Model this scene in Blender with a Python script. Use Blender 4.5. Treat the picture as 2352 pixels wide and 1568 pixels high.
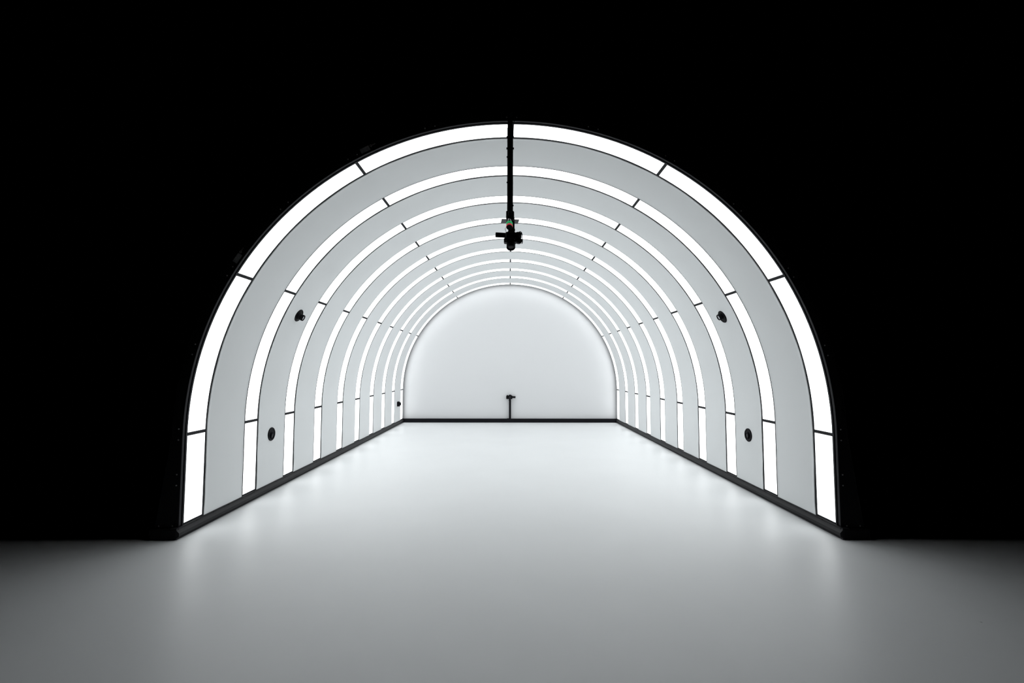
import bpy, math, random
from mathutils import Matrix, Vector, Euler
PI = math.pi
random.seed(4)
for o in list(bpy.data.objects): bpy.data.objects.remove(o, do_unlink=True)
scn = bpy.context.scene
C = scn.collection

# ------------------------------------------------------------------ camera, world, exposure
S = 0.85                      # metres per bay (light arch to light arch)
EMIT = 2.78                  # radiance of the diffusers
cam_d = bpy.data.cameras.new('camera'); cam = bpy.data.objects.new('camera', cam_d); C.objects.link(cam)
cam_d.sensor_width = 36.0; cam_d.sensor_fit = 'HORIZONTAL'; cam_d.lens = 1024.5/2352*36
cam_d.clip_start = 0.05; cam_d.clip_end = 200
cam.matrix_world = (Matrix.Translation((-0.0186*S, -4.6484*S, 1.712*S)) @ Matrix.Rotation(-0.00558, 4, 'Z')
                    @ Matrix.Rotation(PI/2 + 0.05768, 4, 'X') @ Matrix.Rotation(0.00153, 4, 'Z'))
scn.camera = cam
w = bpy.data.worlds.new('dark_hall'); scn.world = w; w.use_nodes = True
w.node_tree.nodes['Background'].inputs[0].default_value = (0.0, 0.0, 0.0, 1)
w.node_tree.nodes['Background'].inputs[1].default_value = 0.0
scn.view_settings.view_transform = 'Standard'; scn.view_settings.look = 'None'
scn.view_settings.gamma = 1.0; scn.view_settings.exposure = 0.0; scn.view_settings.use_curve_mapping = False

# ------------------------------------------------------------------ materials
def newmat(name, col, rough=0.5, spec=0.5, metal=0.0, bump=None, var=None):
    m = bpy.data.materials.new(name); m.use_nodes = True
    nt = m.node_tree; b = nt.nodes['Principled BSDF']
    b.inputs['Base Color'].default_value = (*col, 1); b.inputs['Roughness'].default_value = rough
    b.inputs['Specular IOR Level'].default_value = spec; b.inputs['Metallic'].default_value = metal
    tc = nt.nodes.new('ShaderNodeTexCoord')
    if var:
        scale, amt = var
        n = nt.nodes.new('ShaderNodeTexNoise'); n.inputs['Scale'].default_value = scale; n.inputs['Detail'].default_value = 4
        nt.links.new(tc.outputs['Object'], n.inputs['Vector'])
        r = nt.nodes.new('ShaderNodeValToRGB')
        r.color_ramp.elements[0].position = 0.3; r.color_ramp.elements[1].position = 0.7
        r.color_ramp.elements[0].color = (*[c*(1-amt) for c in col], 1); r.color_ramp.elements[1].color = (*[min(1, c*(1+amt)) for c in col], 1)
        nt.links.new(n.outputs['Fac'], r.inputs['Fac']); nt.links.new(r.outputs['Color'], b.inputs['Base Color'])
    if bump:
        scale, strength, dist = bump
        n = nt.nodes.new('ShaderNodeTexNoise'); n.inputs['Scale'].default_value = scale; n.inputs['Detail'].default_value = 3
        nt.links.new(tc.outputs['Object'], n.inputs['Vector'])
        bp = nt.nodes.new('ShaderNodeBump'); bp.inputs['Strength'].default_value = strength; bp.inputs['Distance'].default_value = dist
        nt.links.new(n.outputs['Fac'], bp.inputs['Height']); nt.links.new(bp.outputs['Normal'], b.inputs['Normal'])
    return m
def emat(name, col, st):
    m = bpy.data.materials.new(name); m.use_nodes = True
    b = m.node_tree.nodes['Principled BSDF']
    b.inputs['Base Color'].default_value = (0.5, 0.5, 0.5, 1); b.inputs['Roughness'].default_value = 0.5
    b.inputs['Emission Color'].default_value = (*col, 1); b.inputs['Emission Strength'].default_value = st
    return m
M_light = emat('glowing_diffuser', (0.96, 0.99, 1.0), EMIT)
M_fabric = newmat('white_stretch_fabric', (0.755, 0.77, 0.775), 0.95, 0.0, bump=(2.2, 0.25, 0.02), var=(1.2, 0.015))
M_wall = newmat('white_end_wall_fabric', (0.70, 0.705, 0.715), 0.95, 0.0, bump=(1.2, 0.2, 0.02))
M_frame = newmat('anodised_frame', (0.012, 0.012, 0.0145), 0.5, 0.18, bump=(300, 0.05, 0.001))
M_rail = newmat('anodised_rail', (0.0095, 0.009, 0.0105), 0.45, 0.18, bump=(200, 0.05, 0.001))
M_black = newmat('black_powder_coat', (0.0045, 0.0045, 0.0055), 0.6, 0.12)
M_pole = newmat('black_pole_paint', (0.005, 0.005, 0.007), 0.5, 0.12)
M_screw = newmat('zinc_screw', (0.22, 0.22, 0.22), 0.4, 0.5)
M_dscrew = newmat('black_screw', (0.006, 0.006, 0.006), 0.6, 0.3)
M_shell = newmat('light_block_black', (0.004, 0.004, 0.004), 0.9, 0.1)
M_plastic = newmat('black_camera_plastic', (0.0045, 0.0045, 0.006), 0.5, 0.09, bump=(400, 0.15, 0.001))
M_rubber = newmat('matte_rubber', (0.0065, 0.0065, 0.008), 0.7, 0.09, bump=(500, 0.3, 0.001))
M_greyplate = newmat('grey_plate', (0.035, 0.033, 0.036), 0.5, 0.4)
M_lensglass = newmat('lens_glass', (0.55, 0.55, 0.58), 0.03, 0.8, metal=0.9)
M_coated = newmat('dark_coated_glass', (0.006, 0.006, 0.009), 0.35, 0.25)
M_screen = newmat('camera_screen', (0.008, 0.008, 0.010), 0.25, 0.5)
M_green = newmat('green_signal_lens', (0.0, 0.62, 0.19), 0.35, 0.25)
M_red = newmat('red_signal_lens', (0.85, 0.006, 0.025), 0.35, 0.25)
for m_, c_ in ((M_green, (0.0, 1.0, 0.30, 1)), (M_red, (1.0, 0.01, 0.05, 1))):      # faint glow added to the stack light's bands to saturate their colour
    m_.node_tree.nodes['Principled BSDF'].inputs['Emission Color'].default_value = c_
    m_.node_tree.nodes['Principled BSDF'].inputs['Emission Strength'].default_value = 0.18
M_chrome = newmat('chrome_ring', (0.6, 0.6, 0.62), 0.2, 0.5, metal=1.0)
M_label = newmat('grey_sticker', (0.24, 0.24, 0.25), 0.6, 0.3, var=(60, 0.25))
M_ink = newmat('pale_print', (0.35, 0.35, 0.35), 0.6, 0.3)

# floor: pale grey painted concrete with satin gloss, faint trowel marks and a few specks
M_floor = bpy.data.materials.new('painted_floor'); M_floor.use_nodes = True
nt = M_floor.node_tree; b = nt.nodes['Principled BSDF']; L = nt.links.new
tc = nt.nodes.new('ShaderNodeTexCoord')
n1 = nt.nodes.new('ShaderNodeTexNoise'); n1.inputs['Scale'].default_value = 0.9; n1.inputs['Detail'].default_value = 5
L(tc.outputs['Object'], n1.inputs['Vector'])
r1 = nt.nodes.new('ShaderNodeValToRGB')
r1.color_ramp.elements[0].position = 0.3; r1.color_ramp.elements[0].color = (0.73, 0.742, 0.748, 1)
r1.color_ramp.elements[1].position = 0.7; r1.color_ramp.elements[1].color = (0.76, 0.772, 0.778, 1)
L(n1.outputs['Fac'], r1.inputs['Fac'])
vo = nt.nodes.new('ShaderNodeTexVoronoi'); vo.inputs['Scale'].default_value = 1.6; vo.inputs['Randomness'].default_value = 1.0
L(tc.outputs['Object'], vo.inputs['Vector'])
cr = nt.nodes.new('ShaderNodeValToRGB'); cr.color_ramp.elements[0].position = 0.0; cr.color_ramp.elements[1].position = 0.012
cr.color_ramp.elements[0].color = (0.35, 0.35, 0.35, 1); cr.color_ramp.elements[1].color = (1, 1, 1, 1)
L(vo.outputs['Distance'], cr.inputs['Fac'])
mx = nt.nodes.new('ShaderNodeMix'); mx.data_type = 'RGBA'; mx.blend_type = 'MULTIPLY'; mx.inputs[0].default_value = 1.0
L(r1.outputs['Color'], mx.inputs[6]); L(cr.outputs['Color'], mx.inputs[7]); L(mx.outputs[2], b.inputs['Base Color'])
n2 = nt.nodes.new('ShaderNodeTexNoise'); n2.inputs['Scale'].default_value = 1.4; n2.inputs['Detail'].default_value = 6
L(tc.outputs['Object'], n2.inputs['Vector'])
mr = nt.nodes.new('ShaderNodeMapRange'); mr.inputs['To Min'].default_value = 0.38; mr.inputs['To Max'].default_value = 0.48
L(n2.outputs['Fac'], mr.inputs['Value']); L(mr.outputs['Result'], b.inputs['Roughness'])
n3 = nt.nodes.new('ShaderNodeTexNoise'); n3.inputs['Scale'].default_value = 45; n3.inputs['Detail'].default_value = 3
mp = nt.nodes.new('ShaderNodeMapping'); mp.inputs['Scale'].default_value = (0.35, 1.0, 1.0)
L(tc.outputs['Object'], mp.inputs['Vector']); L(mp.outputs['Vector'], n3.inputs['Vector'])
bp = nt.nodes.new('ShaderNodeBump'); bp.inputs['Strength'].default_value = 0.12; bp.inputs['Distance'].default_value = 0.003
L(n3.outputs['Fac'], bp.inputs['Height']); L(bp.outputs['Normal'], b.inputs['Normal'])
b.inputs['Specular IOR Level'].default_value = 0.45

# ------------------------------------------------------------------ mesh helpers
def mk(name, vf, mat, parent=None, smooth=True, angle=35, k=1.0):
    me = bpy.data.meshes.new(name)
    me.from_pydata([(x*k, y*k, z*k) for x, y, z in vf[0]], [], vf[1]); me.validate(); me.update()
    import bmesh
    bm = bmesh.new(); bm.from_mesh(me); bmesh.ops.remove_doubles(bm, verts=bm.verts, dist=1e-6)
    bmesh.ops.recalc_face_normals(bm, faces=bm.faces); bm.to_mesh(me); bm.free()
    if smooth:
        me.shade_smooth()
        try: me.set_sharp_from_angle(angle=math.radians(angle))
        except Exception: pass
    me.materials.append(mat)
    o = bpy.data.objects.new(name, me); C.objects.link(o)
    if parent is not None: o.parent = parent
    return o
def join(*vfs):
    V, F = [], []
    for v, f in vfs:
        n = len(V); V += [tuple(p) for p in v]; F += [tuple(i+n for i in q) for q in f]
    return V, F
def xf(vf, mat): return [tuple(mat @ Vector(p)) for p in vf[0]], vf[1]
def T(x, y, z): return Matrix.Translation((x, y, z))
def RX(a): return Matrix.Rotation(a, 4, 'X')
def RY(a): return Matrix.Rotation(a, 4, 'Y')
def RZ(a): return Matrix.Rotation(a, 4, 'Z')
def box(x0, x1, y0, y1, z0, z1, bev=0.0):
    """box with chamfered edges (an octagon in plan, chamfered top and bottom)"""
    if bev <= 0:
        V = [(x, y, z) for z in (z0, z1) for x, y in ((x0, y0), (x1, y0), (x1, y1), (x0, y1))]
        return V, [(3, 2, 1, 0), (4, 5, 6, 7)]+[(i, (i+1) % 4, 4+(i+1) % 4, 4+i) for i in range(4)]
    c = bev
    def ring(z, e):
        a, bb, d, f = x0+e, x1-e, y0+e, y1-e
        return [(a+c, d, z), (bb-c, d, z), (bb, d+c, z), (bb, f-c, z), (bb-c, f, z), (a+c, f, z), (a, f-c, z), (a, d+c, z)]
    V = ring(z0, c)+ring(z0+c, 0)+ring(z1-c, 0)+ring(z1, c)
    F = [tuple(range(7, -1, -1)), tuple(range(24, 32))]
    for k in range(3):
        for i in range(8): F.append((k*8+i, k*8+(i+1) % 8, k*8+8+(i+1) % 8, k*8+8+i))
    return V, F
def lathe(prof, n=40, caps=True):
    """prof = [(r, z)...] around local z"""
    V, F = [], []
    for r, z in prof:
        for i in range(n): V.append((r*math.cos(2*PI*i/n), r*math.sin(2*PI*i/n), z))
    for k in range(len(prof)-1):
        for i in range(n): F.append((k*n+i, k*n+(i+1) % n, (k+1)*n+(i+1) % n, (k+1)*n+i))
    if caps: F.append(tuple(range(n-1, -1, -1))); F.append(tuple((len(prof)-1)*n+i for i in range(n)))
    return V, F
def prism(poly, y0, y1):
    """polygon in x,z extruded along y"""
    n = len(poly)
    V = [(x, y0, z) for x, z in poly]+[(x, y1, z) for x, z in poly]
    return V, [tuple(range(n)), tuple(range(2*n-1, n-1, -1))]+[(i, n+i, n+(i+1) % n, (i+1) % n) for i in range(n)]
def tube(pts, r, n=8):
    V, F = [], []
    for k, p in enumerate(pts):
        a = Vector(pts[max(k-1, 0)]); c = Vector(pts[min(k+1, len(pts)-1)]); d = (c-a).normalized()
        u = d.cross(Vector((0, 0, 1)) if abs(d.z) < 0.9 else Vector((1, 0, 0))).normalized(); v = d.cross(u)
        for i in range(n): V.append(tuple(Vector(p)+r*(math.cos(2*PI*i/n)*u+math.sin(2*PI*i/n)*v)))
    for k in range(len(pts)-1):
        for i in range(n): F.append((k*n+i, k*n+(i+1) % n, (k+1)*n+(i+1) % n, (k+1)*n+i))
    F.append(tuple(range(n-1, -1, -1))); F.append(tuple((len(pts)-1)*n+i for i in range(n)))
    return V, F
def tag(o, label=None, cat=None, group=None, kind=None):
    if label: o['label'] = label
    if cat: o['category'] = cat
    if group: o['group'] = group
    if kind: o['kind'] = kind
    return o
def thing(name, loc, label, cat, group=None, rot=None):
    o = bpy.data.objects.new(name, None); C.objects.link(o); o.empty_display_size = 0.1
    if rot is not None: o.matrix_world = Matrix.Translation(loc) @ rot
    else: o.location = loc
    return tag(o, label, cat, group)

# ------------------------------------------------------------------ the vault's profile (units of one bay)
R, ZC, ZB = 3.3275, 1.0204, 0.1294         # inner radius, height of the spring line, lower end of the light panels
BACK = 9.27                               # rear edge of the last light panel
def path(s0, s1, n):
    """points along the arch. s: -90..90 degrees on the half circle, beyond that straight down the legs (in bays)"""
    return [s0+(s1-s0)*i/n for i in range(n+1)]
def pt(s, r, leg=0.0):
    if leg: return (math.copysign(r, s), ZC-leg)
    a = math.radians(s); r *= 1-0.0092*max(0.0, math.cos(a))**3      # the crown is very slightly flattened
    return (r*math.sin(a), ZC+r*math.cos(a))
def sweep(stations, sec, closed=True):
    """stations: list of (s, leg); sec: list of (dr, y); dr is measured from R, negative towards the axis"""
    V, F = [], []; m = len(sec)
    for s, leg in stations:
        for dr, y in sec:
            x, z = pt(s, R+dr, leg); V.append((x, y, z))
    q = m if closed else m-1
    for k in range(len(stations)-1):
        for i in range(q): F.append((k*m+i, k*m+(i+1) % m, (k+1)*m+(i+1) % m, (k+1)*m+i))
    if closed: F.append(tuple(range(m-1, -1, -1))); F.append(tuple((len(stations)-1)*m+i for i in range(m)))
    return V, F
def full(zb, n=108, nl=4):
    leg = ZC-zb
    st = [(-90, leg*(nl-i)/nl) for i in range(nl)]
    st += [(-90+180*i/n, 0.0) for i in range(n+1)]
    st += [(90, leg*(i+1)/nl) for i in range(nl)]
    return st

# ------------------------------------------------------------------ setting
fl = mk('floor', ([(-30, -12, 0), (30, -12, 0), (30, 30, 0), (-30, 30, 0)], [(0, 1, 2, 3)]), M_floor, smooth=False)
tag(fl, kind='structure', label='pale grey painted concrete floor with a satin sheen')
skin = mk('light_block_skin', sweep(full(0.02, 96), [(0.10, -0.02), (0.14, -0.02), (0.14, BACK+0.35), (0.10, BACK+0.35)]), M_shell, k=S)  # unseen shell, added to stop light leaking through the fabric gaps
tag(skin, kind='structure', label='unseen black skin added around the vaulted tunnel to block light')
WY = BACK+0.13
pl = [(-R-0.07, 0.0), (R+0.07, 0.0), (R+0.07, ZC)]+[pt(90-i*3, R+0.07) for i in range(61)]+[(-R-0.07, ZC)]
wb = mk('wall_back', prism(pl, WY, WY+0.05), M_wall, k=S, smooth=False)
tag(wb, kind='structure', label='white fabric end wall closing the far end of the tunnel')

# ------------------------------------------------------------------ ten light arches
ordinal = ['nearest the camera, at the open mouth', 'second from the mouth', 'third from the mouth', 'fourth from the mouth',
           'fifth from the mouth', 'sixth from the mouth', 'fifth from the end wall', 'fourth from the end wall',
           'third from the end wall', 'second from the end wall']
ARCH_LABEL = ['glowing white light arch nearest the camera, at the open mouth of the tunnel',
              'glowing white light arch, second inward from the tunnel mouth',
              'glowing white light arch, third inward from the tunnel mouth',
              'glowing white light arch, fourth inward from the tunnel mouth',
              'glowing white light arch, fifth inward from the tunnel mouth',
              'glowing white light arch, fifth outward from the white end wall',
              'glowing white light arch, fourth outward from the white end wall',
              'glowing white light arch, third outward from the white end wall',
              'glowing white light arch, second outward from the white end wall',
              'innermost glowing white light arch, touching the white end wall']
W = 0.2698                                # visible width of a light panel
LIP, LIPF = 0.018, 0.021
def frame_vf():
    st = full(ZB-0.018)
    front = sweep(st, [(-0.003, -LIPF), (-0.003, -0.0), (0.012, 0.0), (0.06, -0.001), (0.06, -LIPF)])
    back = sweep(st, [(-0.003, W), (-0.003, W+LIP), (0.06, W+LIP), (0.06, W+0.001), (0.012, W)])
    plate = sweep(st, [(0.035, 0.0), (0.035, W), (0.058, W), (0.058, 0.0)])
    sill = []
    for sx in (-1, 1):
        a, c = sorted((sx*(R-0.003), sx*(R+0.06)))
        sill.append(box(a, c, 0, W, ZB-0.018, ZB))
    return join(front, back, plate, *sill)
def panel_vf(i):
    """eight panels: 0 and 7 are the straight legs, 1..6 the arcs"""
    g = 0.0175; ga = math.degrees(g/R)
    sec = [(0.0, 0.0), (0.0, W), (0.02, W), (0.02, 0.0)]
    if i == 0: st = [(-90, (ZC-ZB)*(6-j)/6+g*(j)/6) for j in range(7)]
    elif i == 7: st = [(90, g+(ZC-ZB-g)*j/6) for j in range(7)]
    else:
        a, c = -90+30*(i-1)+ga, -90+30*i-ga
        st = [(a+(c-a)*j/18, 0.0) for j in range(19)]
    return sweep(st, sec)
def divider_vf(i):
    g = 0.0175; ga = math.degrees(g/R); a = -90+30*i
    gz = 0.003
    def bar(a0, a1, l0, l1, dr):
        st = [(a0, l0), (a1, l1)]
        return sweep(st, [(dr, 0.0), (dr, W), (0.03, W), (0.03, 0.0)])
    if i == 0:   return join(sweep([(-90, g), (-90, gz)], [(-0.002, 0), (-0.002, W), (0.03, W), (0.03, 0)]), sweep([(-90, gz), (-90+math.degrees(gz/R), 0)], [(0.004, 0), (0.004, W), (0.03, W), (0.03, 0)]), sweep([(-90+math.degrees(gz/R), 0), (-90+ga, 0)], [(-0.002, 0), (-0.002, W), (0.03, W), (0.03, 0)]))
    if i == 6:   return join(sweep([(90-ga, 0), (90-math.degrees(gz/R), 0)], [(-0.002, 0), (-0.002, W), (0.03, W), (0.03, 0)]), sweep([(90-math.degrees(gz/R), 0), (90, gz)], [(0.004, 0), (0.004, W), (0.03, W), (0.03, 0)]), sweep([(90, gz), (90, g)], [(-0.002, 0), (-0.002, W), (0.03, W), (0.03, 0)]))
    s = math.degrees(gz/R)
    return join(bar(a-ga, a-s, 0, 0, -0.002), bar(a-s, a+s, 0, 0, 0.004), bar(a+s, a+ga, 0, 0, -0.002))
a0 = thing('light_arch', (0, 0, 0), ARCH_LABEL[0], 'light', 'light arches of the tunnel')
mk('frame', frame_vf(), M_frame, a0, k=S)
for i in range(8): mk('light_panel', panel_vf(i), M_light, a0, k=S)['label'] = 'glowing white light panel'
for i in range(7): mk('divider', divider_vf(i), M_frame, a0, k=S)
for j in range(1, 10):
    c = a0.copy(); C.objects.link(c); c.location = (0, j*S, 0); c['label'] = ARCH_LABEL[j]
    for ch in list(a0.children):
        d = ch.copy(); C.objects.link(d); d.parent = c

# ------------------------------------------------------------------ nine fabric bays between them
FAB_LABEL = ['white fabric vault bay nearest the camera, between the first two light arches',
             'white fabric vault bay carrying four black wall cameras',
             'white fabric vault bay just behind the bay with four cameras',
             'white fabric vault bay between the fourth and fifth light arches from the mouth',
             'middle white fabric vault bay, four bays before and behind it',
             'white fabric vault bay, fourth outward from the white end wall',
             'white fabric vault bay, third outward from the white end wall',
             'white fabric vault bay, second from the end wall, just outside the camera bay',
             'innermost white fabric vault bay, beside the end wall, one small camera on it']
G0, G1 = W+0.0235, 1-0.0245
def fabric_vf(seed):
    rnd = random.Random(seed)
    sec0 = [(-0.001, 0.0005), (-0.003, 0.0), (-0.0065, 0.0005), (-0.0088, 0.003), (-0.0092, 0.008), (-0.0090, 0.015), (-0.0076, 0.018), (-0.0080, 0.04)]
    Wd = G1-G0
    sec = [(dr, G0+y) for dr, y in sec0]+[(-0.0082, G0+Wd*t) for t in (0.15, 0.25, 0.35, 0.5, 0.65, 0.75, 0.85)]+[(dr, G1-y) for dr, y in reversed(sec0)]
    st = full(0.108, 108, 14); m = len(sec); V, F = [], []
    ph = [rnd.uniform(0, 6.28) for _ in range(6)]
    for k, (s, leg) in enumerate(st):
        u = k/(len(st)-1)
        for i, (dr, y) in enumerate(sec):
            t = (y-G0)/Wd
            e = 0.0022*math.sin(9*u*6.28+ph[0])*math.sin(PI*t)*math.sin(5*t+ph[1])+0.0012*math.sin(23*u*6.28+ph[2]+3*t)*math.sin(PI*t)
            yy = y
            if i < 8: yy = y+0.0022*math.sin(11*u*6.28+ph[3])+0.0015*math.sin(29*u*6.28+ph[4])
            if leg and i < 8:      # hem pulls away a little near the foot
                q = leg/(ZC-0.108); yy += 0.006*math.sin(PI*min(1, max(0, (q-0.55)/0.45)))
            x, z = pt(s, R+dr-e, leg); V.append((x, yy, z))
    for k in range(len(st)-1):
        for i in range(m-1): F.append((k*m+i, k*m+i+1, (k+1)*m+i+1, (k+1)*m+i))
    return V, F
for j in range(9):
    t = thing('fabric_bay', (0, j*S, 0), FAB_LABEL[j], 'fabric panel', 'white fabric bays of the tunnel')
    mk('fabric', fabric_vf(j+3), M_fabric, t, k=S, angle=60)
    # slim black channel behind the fabric at its near edge
    mk('edge_channel', join(sweep(full(0.108), [(-0.0015, G0-0.0035), (-0.0015, G0+0.010), (0.06, G0+0.010), (0.06, G0-0.0035)]),
                            sweep(full(0.108), [(-0.0015, G1-0.010), (-0.0015, G1+0.002), (0.06, G1+0.002), (0.06, G1-0.010)])), M_black, t, k=S)

# ------------------------------------------------------------------ floor rails along both sides
def rail(sx, label):
    t = thing('floor_rail', (sx*R*S, 0, 0), label, 'rail', 'black floor rails')
    def P(d, z): return (sx*(R-d)-sx*R, z)
    sec = [P(0.018, 0), P(0.018, 0.016), P(0.013, 0.020), P(0.043, 0.034), P(0.044, 0.066), P(0.023, 0.087), P(0.016, 0.093), P(0.016, 0.107), P(0.020, 0.112), P(0.012, 0.113), P(-0.05, 0.1105), P(-0.05, 0)]
    if sx > 0: sec = sec[::-1]
    mk('rail_body', prism(sec, -0.115, WY-0.10), M_rail, t, smooth=False, k=S)
    def scr(y, z, d):
        v = xf(lathe([(0.0062, 0), (0.0062, 0.003), (0.003, 0.0042)], 8), T(-sx*d, y, z) @ RY(-sx*PI/2))
        mk('screw', v, M_dscrew, t, k=S)
    for k in range(36):
        y = -0.085+0.265*k
        if y < WY-0.05: scr(y, 0.100, 0.016); scr(y-0.005, 0.024, 0.022)
    return t
rail(-1, 'black profiled floor rail along the left side of the tunnel')
rail(1, 'black profiled floor rail along the right side of the tunnel')
bb = thing('back_rail', (0, (WY-0.08)*S, 0), 'flat black rail along the foot of the white end wall', 'rail')
mk('rail_body', box(-R-0.04, R+0.04, -0.018, 0.06, 0.0, 0.117, 0.003), newmat('black_back_rail', (0.005, 0.005, 0.007), 0.6, 0.12), bb, k=S, smooth=False)

# ------------------------------------------------------------------ front arch trim
fa = thing('front_arch', (0, 0, 0), 'black steel arch framing the open mouth of the tunnel', 'arch frame')
LF = -0.068
mk('inner_lip', join(sweep(full(0.118), [(-0.001, LF), (0.0035, LF+0.004), (0.0035, -0.0305), (0.03, -0.0305), (0.03, LF)]),
                     sweep(full(0.118), [(-0.004, LF-0.003), (-0.004, LF+0.0015), (0.019, LF+0.0015), (0.019, LF-0.003)])), M_frame, fa, k=S)
mk('face_plate', sweep(full(0.108), [(-0.001, LF-0.0045), (0.068, LF-0.0045), (0.068, -0.034), (0.13, -0.034), (0.13, -0.023), (0.022, -0.023), (0.022, LF-0.0035), (-0.001, LF-0.0035)]), M_black, fa, k=S)
for sx in (-1, 1):
    poly = [(R+0.003, 0.100), (R+0.230, 0.104), (R+0.098, 1.04), (R+0.094, 1.15), (R+0.062, 1.27), (R+0.058, 1.03), (R+0.003, 0.99)]
    poly = [(sx*x, z) for x, z in poly]
    if sx < 0: poly = poly[::-1]
    mk('gusset', prism(poly, LF-0.008, LF-0.003), M_black, fa, k=S, smooth=False)
    a, c = sorted((sx*(R-0.012), sx*(R+0.250)))
    mk('foot_block', box(a, c, -0.122, 0.12, 0.0, 0.101, 0.003), M_black, fa, k=S, smooth=False)
def screw_at(x, z, y=LF-0.004, r=0.0075):
    v = xf(lathe([(r, 0), (r, 0.003), (r*0.75, 0.0048), (r*0.45, 0.005), (r*0.4, 0.003)], 12), T(x, y, z) @ RX(PI/2))
    mk('screw', v, M_screw, fa, k=S)
for a in range(-75, 90, 15):
    for d in (-0.92, 0.92):
        x, z = pt(a+d, R+0.034); screw_at(x, z)
for sx in (-1, 1):
    for z in (1.712-0.628, 1.712-0.737, 1.712-1.082, 1.712-1.189): screw_at(sx*(R+0.032), z, LF-0.008)
    screw_at(sx*(R+0.054), 0.124, LF-0.008); screw_at(sx*(R+0.188), 0.124, LF-0.008)
for a in (-60, -30, 0, 30, 60):
    da = 1.7
    mk('joint_plate', sweep([(a-da, 0), (a, 0), (a+da, 0)], [(0.012, LF-0.006), (0.086, LF-0.006), (0.086, LF-0.003), (0.012, LF-0.003)]), M_black, fa, k=S)
# two stickers with a ring mark and three small letters
def sticker(a, extra):
    x, z = pt(a, R+0.044)
    m = T(x, LF-0.0045, z) @ RY(math.radians(a))
    st = mk('sticker', xf(box(-0.052, 0.052, -0.0008, 0, -0.026, 0.026), m), M_label, fa, k=S, smooth=False)
    st['label'] = 'grey rectangular sticker'
    ring = xf(lathe([(0.007, 0), (0.007, 0.0012), (0.0125, 0.0012), (0.0125, 0)], 24, caps=False), T(0.072, 0, 0.010) @ RX(PI/2))
    bars = []
    for q, (h0, h1) in enumerate(((0.004, 0.018), (0.002, 0.014), (0.004, 0.016))):
        x0 = 0.090+q*0.013
        bars += [box(x0, x0+0.0028, -0.001, 0, h0, h1), box(x0+0.0045, x0+0.0073, -0.001, 0, h0+0.002, h1), box(x0, x0+0.0073, -0.001, 0, h1-0.003, h1)]
    mk('print_mark', xf(join(ring, *bars), m), M_ink, st, k=S, smooth=False)
sticker(-27.4, 0); sticker(-57.4, 1)

# ------------------------------------------------------------------ hanging pole, signal light and overhead camera (metres from here)
PY = -0.105*S
def px(x): return x*S
def zz(z): return (1.712+z)*S           # height relative to the lens height -> metres
pole = thing('hanging_pole', (px(-0.0155), PY, zz(1.60)), 'black square pole hanging from the crown of the front arch', 'pole')
def loc(z): return zz(z)-zz(1.60)
mk('pole_tube', box(-0.0258, 0.0258, -0.02, 0.02, loc(1.59), loc(2.499), 0.003), M_pole, pole)
mk('upper_tube', box(-0.0232, 0.0232, -0.017, 0.017, loc(2.499), loc(2.66), 0.002), M_pole, pole)
mk('top_bracket', box(-0.021, 0.021, 0.010, 0.0275, loc(2.63), loc(2.672), 0.002), M_pole, pole)
for z, sides in ((2.402, (-1, 1)), (2.281, (-1, 1)), (2.19, (-1,)), (1.918, (-1,)), (1.674, (1,))):
    for sd in sides:
        big = 1.0 if z > 2.25 else 0.75
        mk('knob', xf(lathe([(0.0085*big, 0), (0.0095*big, 0.003), (0.0085*big, 0.008*big)], 14), T(sd*0.0255, -0.006, loc(z)) @ RY(sd*PI/2)), M_pole, pole)
mk('clamp', join(box(-0.035, 0.034, -0.030, 0.026, loc(1.530), loc(1.612), 0.006), box(0.020, 0.036, -0.036, 0.0, loc(1.505), loc(1.60), 0.004),
                 box(-0.018, 0.018, -0.040, -0.028, loc(1.556), loc(1.597), 0.004)), M_pole, pole)
cab = mk('cable', tube([(0.044, -0.004, loc(2.66)), (0.041, -0.012, loc(2.62)), (0.036, -0.016, loc(2.57)), (0.030, -0.014, loc(2.53)), (0.0275, -0.008, loc(2.47)), (0.027, -0.006, loc(2.40))], 0.0035), M_pole, pole)
mk('cross_plate', xf(box(-0.078, 0.076, -0.055, 0.055, -0.0015, 0.0015), T(0.0, 0.0, loc(1.508)) @ RZ(0.09)), M_greyplate, pole, smooth=False)['label'] = 'grey cross plate'
mk('lower_bracket', join(box(-0.016, 0.040, -0.012, 0.010, loc(1.392), loc(1.55), 0.003), box(0.030, 0.044, -0.018, 0.004, loc(1.400), loc(1.428), 0.003)), M_pole, pole)

# signal light: tilted stack light, lower end towards the viewer
sg_rot = RX(math.radians(-34))          # local -z points down and out of the mouth
sg = thing('signal_light', (px(-0.0220), PY-0.032, zz(1.415)+0.073), 'black stack light with green and red bands on the hanging pole', 'signal light', rot=sg_rot)
rr = 0.0268
M_gloss = newmat('glossy_housing', (0.010, 0.009, 0.013), 0.12, 0.6)
mk('housing', lathe([(0.018, 0.010), (rr*0.93, 0.005), (rr, 0.0), (rr, -0.030)], 36), M_gloss, sg)
mk('green_lens', lathe([(rr, -0.030), (rr+0.0008, -0.032), (rr+0.0008, -0.060), (rr, -0.062)], 36), M_green, sg)['label'] = 'green translucent band'
mk('red_lens', lathe([(rr, -0.062), (rr+0.0008, -0.064), (rr+0.0008, -0.085), (rr, -0.086)], 36), M_red, sg)['label'] = 'red translucent band'
mk('end_cap', lathe([(rr, -0.086), (rr, -0.088), (rr-0.002, -0.089), (0.004, -0.089)], 36), M_pole, sg)

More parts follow.
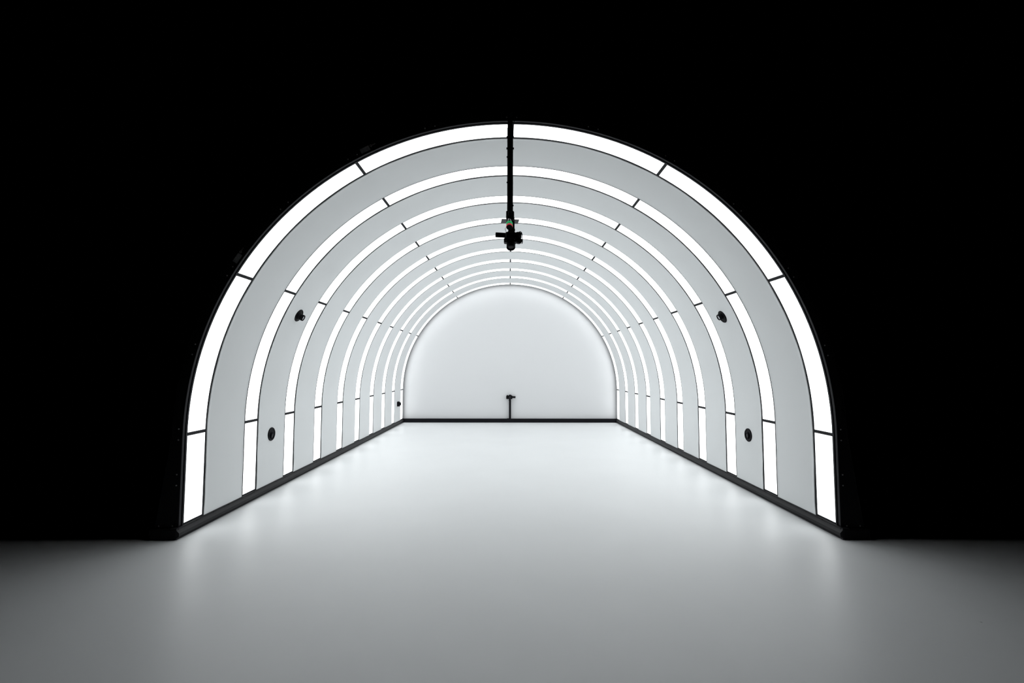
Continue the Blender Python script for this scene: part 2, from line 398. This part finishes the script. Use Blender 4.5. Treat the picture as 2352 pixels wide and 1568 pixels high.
# overhead camera: lens pointing down, flip screen swung out to the left
oc = thing('overhead_camera', (px(-0.0150), PY-0.020, zz(1.314)), 'black camera pointing down under the hanging pole, screen folded out', 'camera')
M_metal = newmat('worn_metal', (0.35, 0.35, 0.36), 0.3, 0.6, metal=0.6)
mk('camera_body', join(box(-0.040, 0.050, -0.030, 0.034, -0.002, 0.058, 0.006), box(-0.054, 0.058, -0.036, 0.034, -0.036, 0.003, 0.006)), M_plastic, oc)
mk('rear_panel', join(box(-0.036, 0.046, -0.042, -0.028, 0.003, 0.054, 0.004), box(-0.040, 0.050, -0.046, -0.034, -0.003, 0.005, 0.002)), M_plastic, oc)
mk('grip', join(box(0.044, 0.100, -0.030, 0.030, 0.004, 0.060, 0.010), box(0.052, 0.098, -0.020, 0.036, -0.036, 0.010, 0.009)), M_rubber, oc)
mk('mode_dial', xf(lathe([(0.012, 0), (0.013, 0.002), (0.013, 0.007), (0.011, 0.009)], 24), T(0.064, -0.030, 0.040) @ RX(PI/2)), M_plastic, oc)
mk('shutter_dial', xf(lathe([(0.009, 0), (0.010, 0.002), (0.009, 0.006)], 20), T(0.084, -0.029, 0.024) @ RX(PI/2)), M_greyplate, oc)
for x, z in ((-0.046, 0.006), (-0.036, 0.004), (0.048, 0.002)):
    mk('button', xf(lathe([(0.003, 0), (0.003, 0.002), (0.002, 0.003)], 12), T(x, -0.035, z) @ RX(PI/2)), M_greyplate, oc)
mk('strap_lug', box(-0.040, -0.031, -0.0385, -0.035, -0.0225, -0.0195, 0.0008), M_metal, oc)['label'] = 'metal strap lug'
mk('strap_lug', box(0.034, 0.043, -0.0385, -0.035, -0.015, -0.011, 0.0008), M_metal, oc)['label'] = 'metal strap lug'
mk('hot_shoe', join(box(-0.004, 0.012, -0.0385, -0.035, -0.024, -0.006, 0.001), box(0.001, 0.007, -0.040, -0.037, -0.022, -0.018), box(0.001, 0.007, -0.040, -0.037, -0.012, -0.009)), M_greyplate, oc)
mk('flip_screen', xf(box(-0.088, 0.0, -0.005, 0.005, -0.0225, 0.0225, 0.002), T(-0.040, -0.004, 0.033) @ RY(0.055) @ RX(-0.15)), M_screen, oc, smooth=False)
mk('hinge', xf(lathe([(0.006, -0.022), (0.006, 0.022)], 16), T(-0.043, -0.004, 0.030)), M_plastic, oc)
lensm = T(0.0075, -0.002, -0.034) @ RX(math.radians(-24))
olb = mk('lens_barrel', xf(lathe([(0.034, 0.016), (0.037, 0.006), (0.0375, -0.008), (0.0365, -0.010), (0.0382, -0.012), (0.0382, -0.052), (0.036, -0.057), (0.033, -0.057), (0.031, -0.044)], 48), lensm), M_rubber, oc)
mk('lens_glass', xf(lathe([(0.031, -0.0445), (0.024, -0.047), (0.010, -0.049), (0.002, -0.0495)], 32), lensm), M_coated, olb)
mk('strap', tube([(0.080, -0.024, 0.060), (0.092, -0.024, 0.060), (0.100, -0.022, 0.052), (0.105, -0.020, 0.036), (0.104, -0.018, 0.004), (0.108, -0.018, -0.016), (0.108, -0.018, -0.030), (0.103, -0.016, -0.044)], 0.0035), M_rubber, oc)
mk('lens_cap', xf(lathe([(0.021, 0), (0.0235, 0.003), (0.0235, 0.008), (0.020, 0.011)], 28), T(0.082, -0.022, -0.021) @ RX(PI/2)), M_plastic, oc)
mk('cable', tube([(-0.034, -0.03, 0.056), (-0.041, -0.036, 0.072), (-0.041, -0.036, 0.086), (-0.034, -0.034, 0.100), (-0.026, -0.03, 0.106)], 0.0018), M_plastic, oc)
mk('mount_plate', box(-0.022, 0.038, -0.014, 0.018, 0.056, 0.0665, 0.002), M_plastic, oc)

# ------------------------------------------------------------------ wall cameras on the second bay
def wall_camera(a, leg, label, aim, y=1.628):
    x, z = pt(a, R-0.0085, leg); sx = 1 if a > 0 else -1
    ang = math.radians(a if not leg else 90*sx)
    n = Vector((-math.sin(ang), 0, -math.cos(ang))).normalized()     # towards the axis
    up = Vector((0, 1, 0)).cross(n)*(1)
    if up.z < 0: up = -up
    xa = up.cross(n).normalized()
    rot = Matrix((( xa.x, up.x, n.x, 0), (xa.y, up.y, n.y, 0), (xa.z, up.z, n.z, 0), (0, 0, 0, 1)))
    t = thing('wall_camera', (x*S, y*S, z*S), label, 'camera', 'round black cameras set in the fabric', rot=rot)
    mr_ = mk('mounting_ring', lathe([(0.078, -0.004), (0.078, 0.004), (0.074, 0.009), (0.062, 0.010), (0.058, 0.006), (0.012, 0.006)], 48), M_plastic, t)
    tilt = aim
    mk('housing', xf(lathe([(0.056, -0.010), (0.054, 0.010), (0.046, 0.020), (0.040, 0.024)], 40), tilt), M_plastic, t)
    br = mk('lens_barrel', xf(lathe([(0.034, 0.015), (0.036, 0.030), (0.034, 0.036), (0.037, 0.040), (0.037, 0.064), (0.034, 0.067), (0.029, 0.067), (0.0275, 0.060)], 40), tilt), M_rubber, t)
    mk('lens_glass', xf(lathe([(0.0280, 0.060), (0.020, 0.0616), (0.008, 0.0624), (0.001, 0.0625)], 32), tilt), M_coated if leg else M_lensglass, br)
    mk('retaining_ring', xf(lathe([(0.0375, 0.046), (0.0385, 0.048), (0.0385, 0.051), (0.0375, 0.053)], 40, caps=False), tilt), M_plastic, br)
    for q in (0.6, 2.2, 3.7, 5.3):
        mk('screw', xf(lathe([(0.005, 0), (0.005, 0.003), (0.003, 0.004)], 10), T(0.067*math.cos(q), 0.067*math.sin(q), 0.008)), M_dscrew, mr_)
wall_camera(-64.7, 0, 'round black camera high on the left side of the fabric vault', T(0, -0.006, 0) @ RY(0.10), 1.642)
wall_camera(64.82, 0, 'round black camera high on the right side of the fabric vault', T(0, 0.012, -0.014) @ RX(0.0))
wall_camera(-90, 0.237, 'round black camera low on the left wall near the mouth', T(0.004, -0.012, -0.046) @ RX(0.10), 1.618)
wall_camera(90, 0.247, 'round black camera low on the right wall near the mouth', T(-0.004, -0.004, -0.046) @ RX(0.05), 1.625)

# small box camera low on the left wall of the innermost bay
bx = thing('box_camera', ((-R+0.0090)*S, 8.60*S, 0.624*S), 'small black box camera low on the far left fabric wall', 'camera')
mk('camera_body', box(0.0, 0.062, -0.050, 0.040, -0.056, 0.056, 0.006), M_plastic, bx)
blb = mk('lens_barrel', xf(lathe([(0.030, 0), (0.034, 0.010), (0.034, 0.030), (0.028, 0.032)], 32), T(0.060, -0.004, 0.006) @ RY(PI/2)), M_rubber, bx)
mk('lens_glass', xf(lathe([(0.026, 0), (0.012, 0.004), (0.001, 0.005)], 24), T(0.0915, -0.004, 0.006) @ RY(PI/2)), M_lensglass, blb)
mk('viewfinder_hump', box(0.005, 0.040, -0.020, 0.022, 0.052, 0.066, 0.003), M_plastic, bx)

# ------------------------------------------------------------------ camera on a post at the end wall
CY = (WY-0.068)*S
post = thing('camera_post', (0, CY, 0.117*S), 'black square post standing on the flat rail before the white end wall', 'post')
PT = zz(-1.035)-0.117*S
mk('post_tube', box(-0.0275, 0.0275, -0.018, 0.018, 0.0, PT, 0.002), M_pole, post)
mk('base_bracket', box(-0.076, -0.026, -0.012, 0.012, 0.0, 0.010, 0.001), M_pole, post, smooth=False)
mk('ball_head', join(xf(lathe([(0.020, -0.01), (0.030, 0.0), (0.032, 0.012), (0.022, 0.024), (0.020, 0.034), (0.026, 0.036), (0.026, 0.041)], 24), T(-0.004, 0, PT)),
                     xf(lathe([(0.007, 0), (0.009, 0.014)], 12), T(-0.028, 0, zz(-1.068)) @ RY(-PI/2))), M_pole, post)
cz = PT+0.041+0.117*S
pc = thing('post_camera', (-0.003, CY-0.004, cz), 'black camera facing out on the post before the end wall, screen folded out', 'camera')
mk('camera_body', box(-0.094, 0.066, -0.028, 0.028, 0.0, 0.094, 0.008), M_plastic, pc)
mk('grip', box(-0.098, -0.052, -0.046, -0.020, 0.003, 0.088, 0.008), M_rubber, pc)
mk('viewfinder_hump', join(box(-0.030, 0.036, -0.038, 0.020, 0.080, 0.114, 0.009)), M_plastic, pc)
mk('mode_dial', xf(lathe([(0.016, 0), (0.016, 0.009), (0.013, 0.011)], 24), T(-0.066, 0.0, 0.092)), M_plastic, pc)
plb = mk('lens_barrel', xf(lathe([(0.040, 0), (0.044, 0.008), (0.044, 0.060), (0.039, 0.064), (0.034, 0.058)], 40), T(0.003, -0.026, 0.045) @ RX(PI/2)), M_rubber, pc)
mk('lens_glass', xf(lathe([(0.034, 0), (0.018, 0.006), (0.001, 0.008)], 28), T(0.003, -0.083, 0.045) @ RX(PI/2)), M_coated, plb)
mk('flip_screen', xf(box(0.0, 0.080, -0.004, 0.004, -0.028, 0.028, 0.002), T(0.068, 0.0, 0.052) @ RY(0.05)), M_screen, pc, smooth=False)
mk('hinge', xf(lathe([(0.006, -0.02), (0.006, 0.02)], 12), T(0.068, 0, 0.052)), M_plastic, pc)
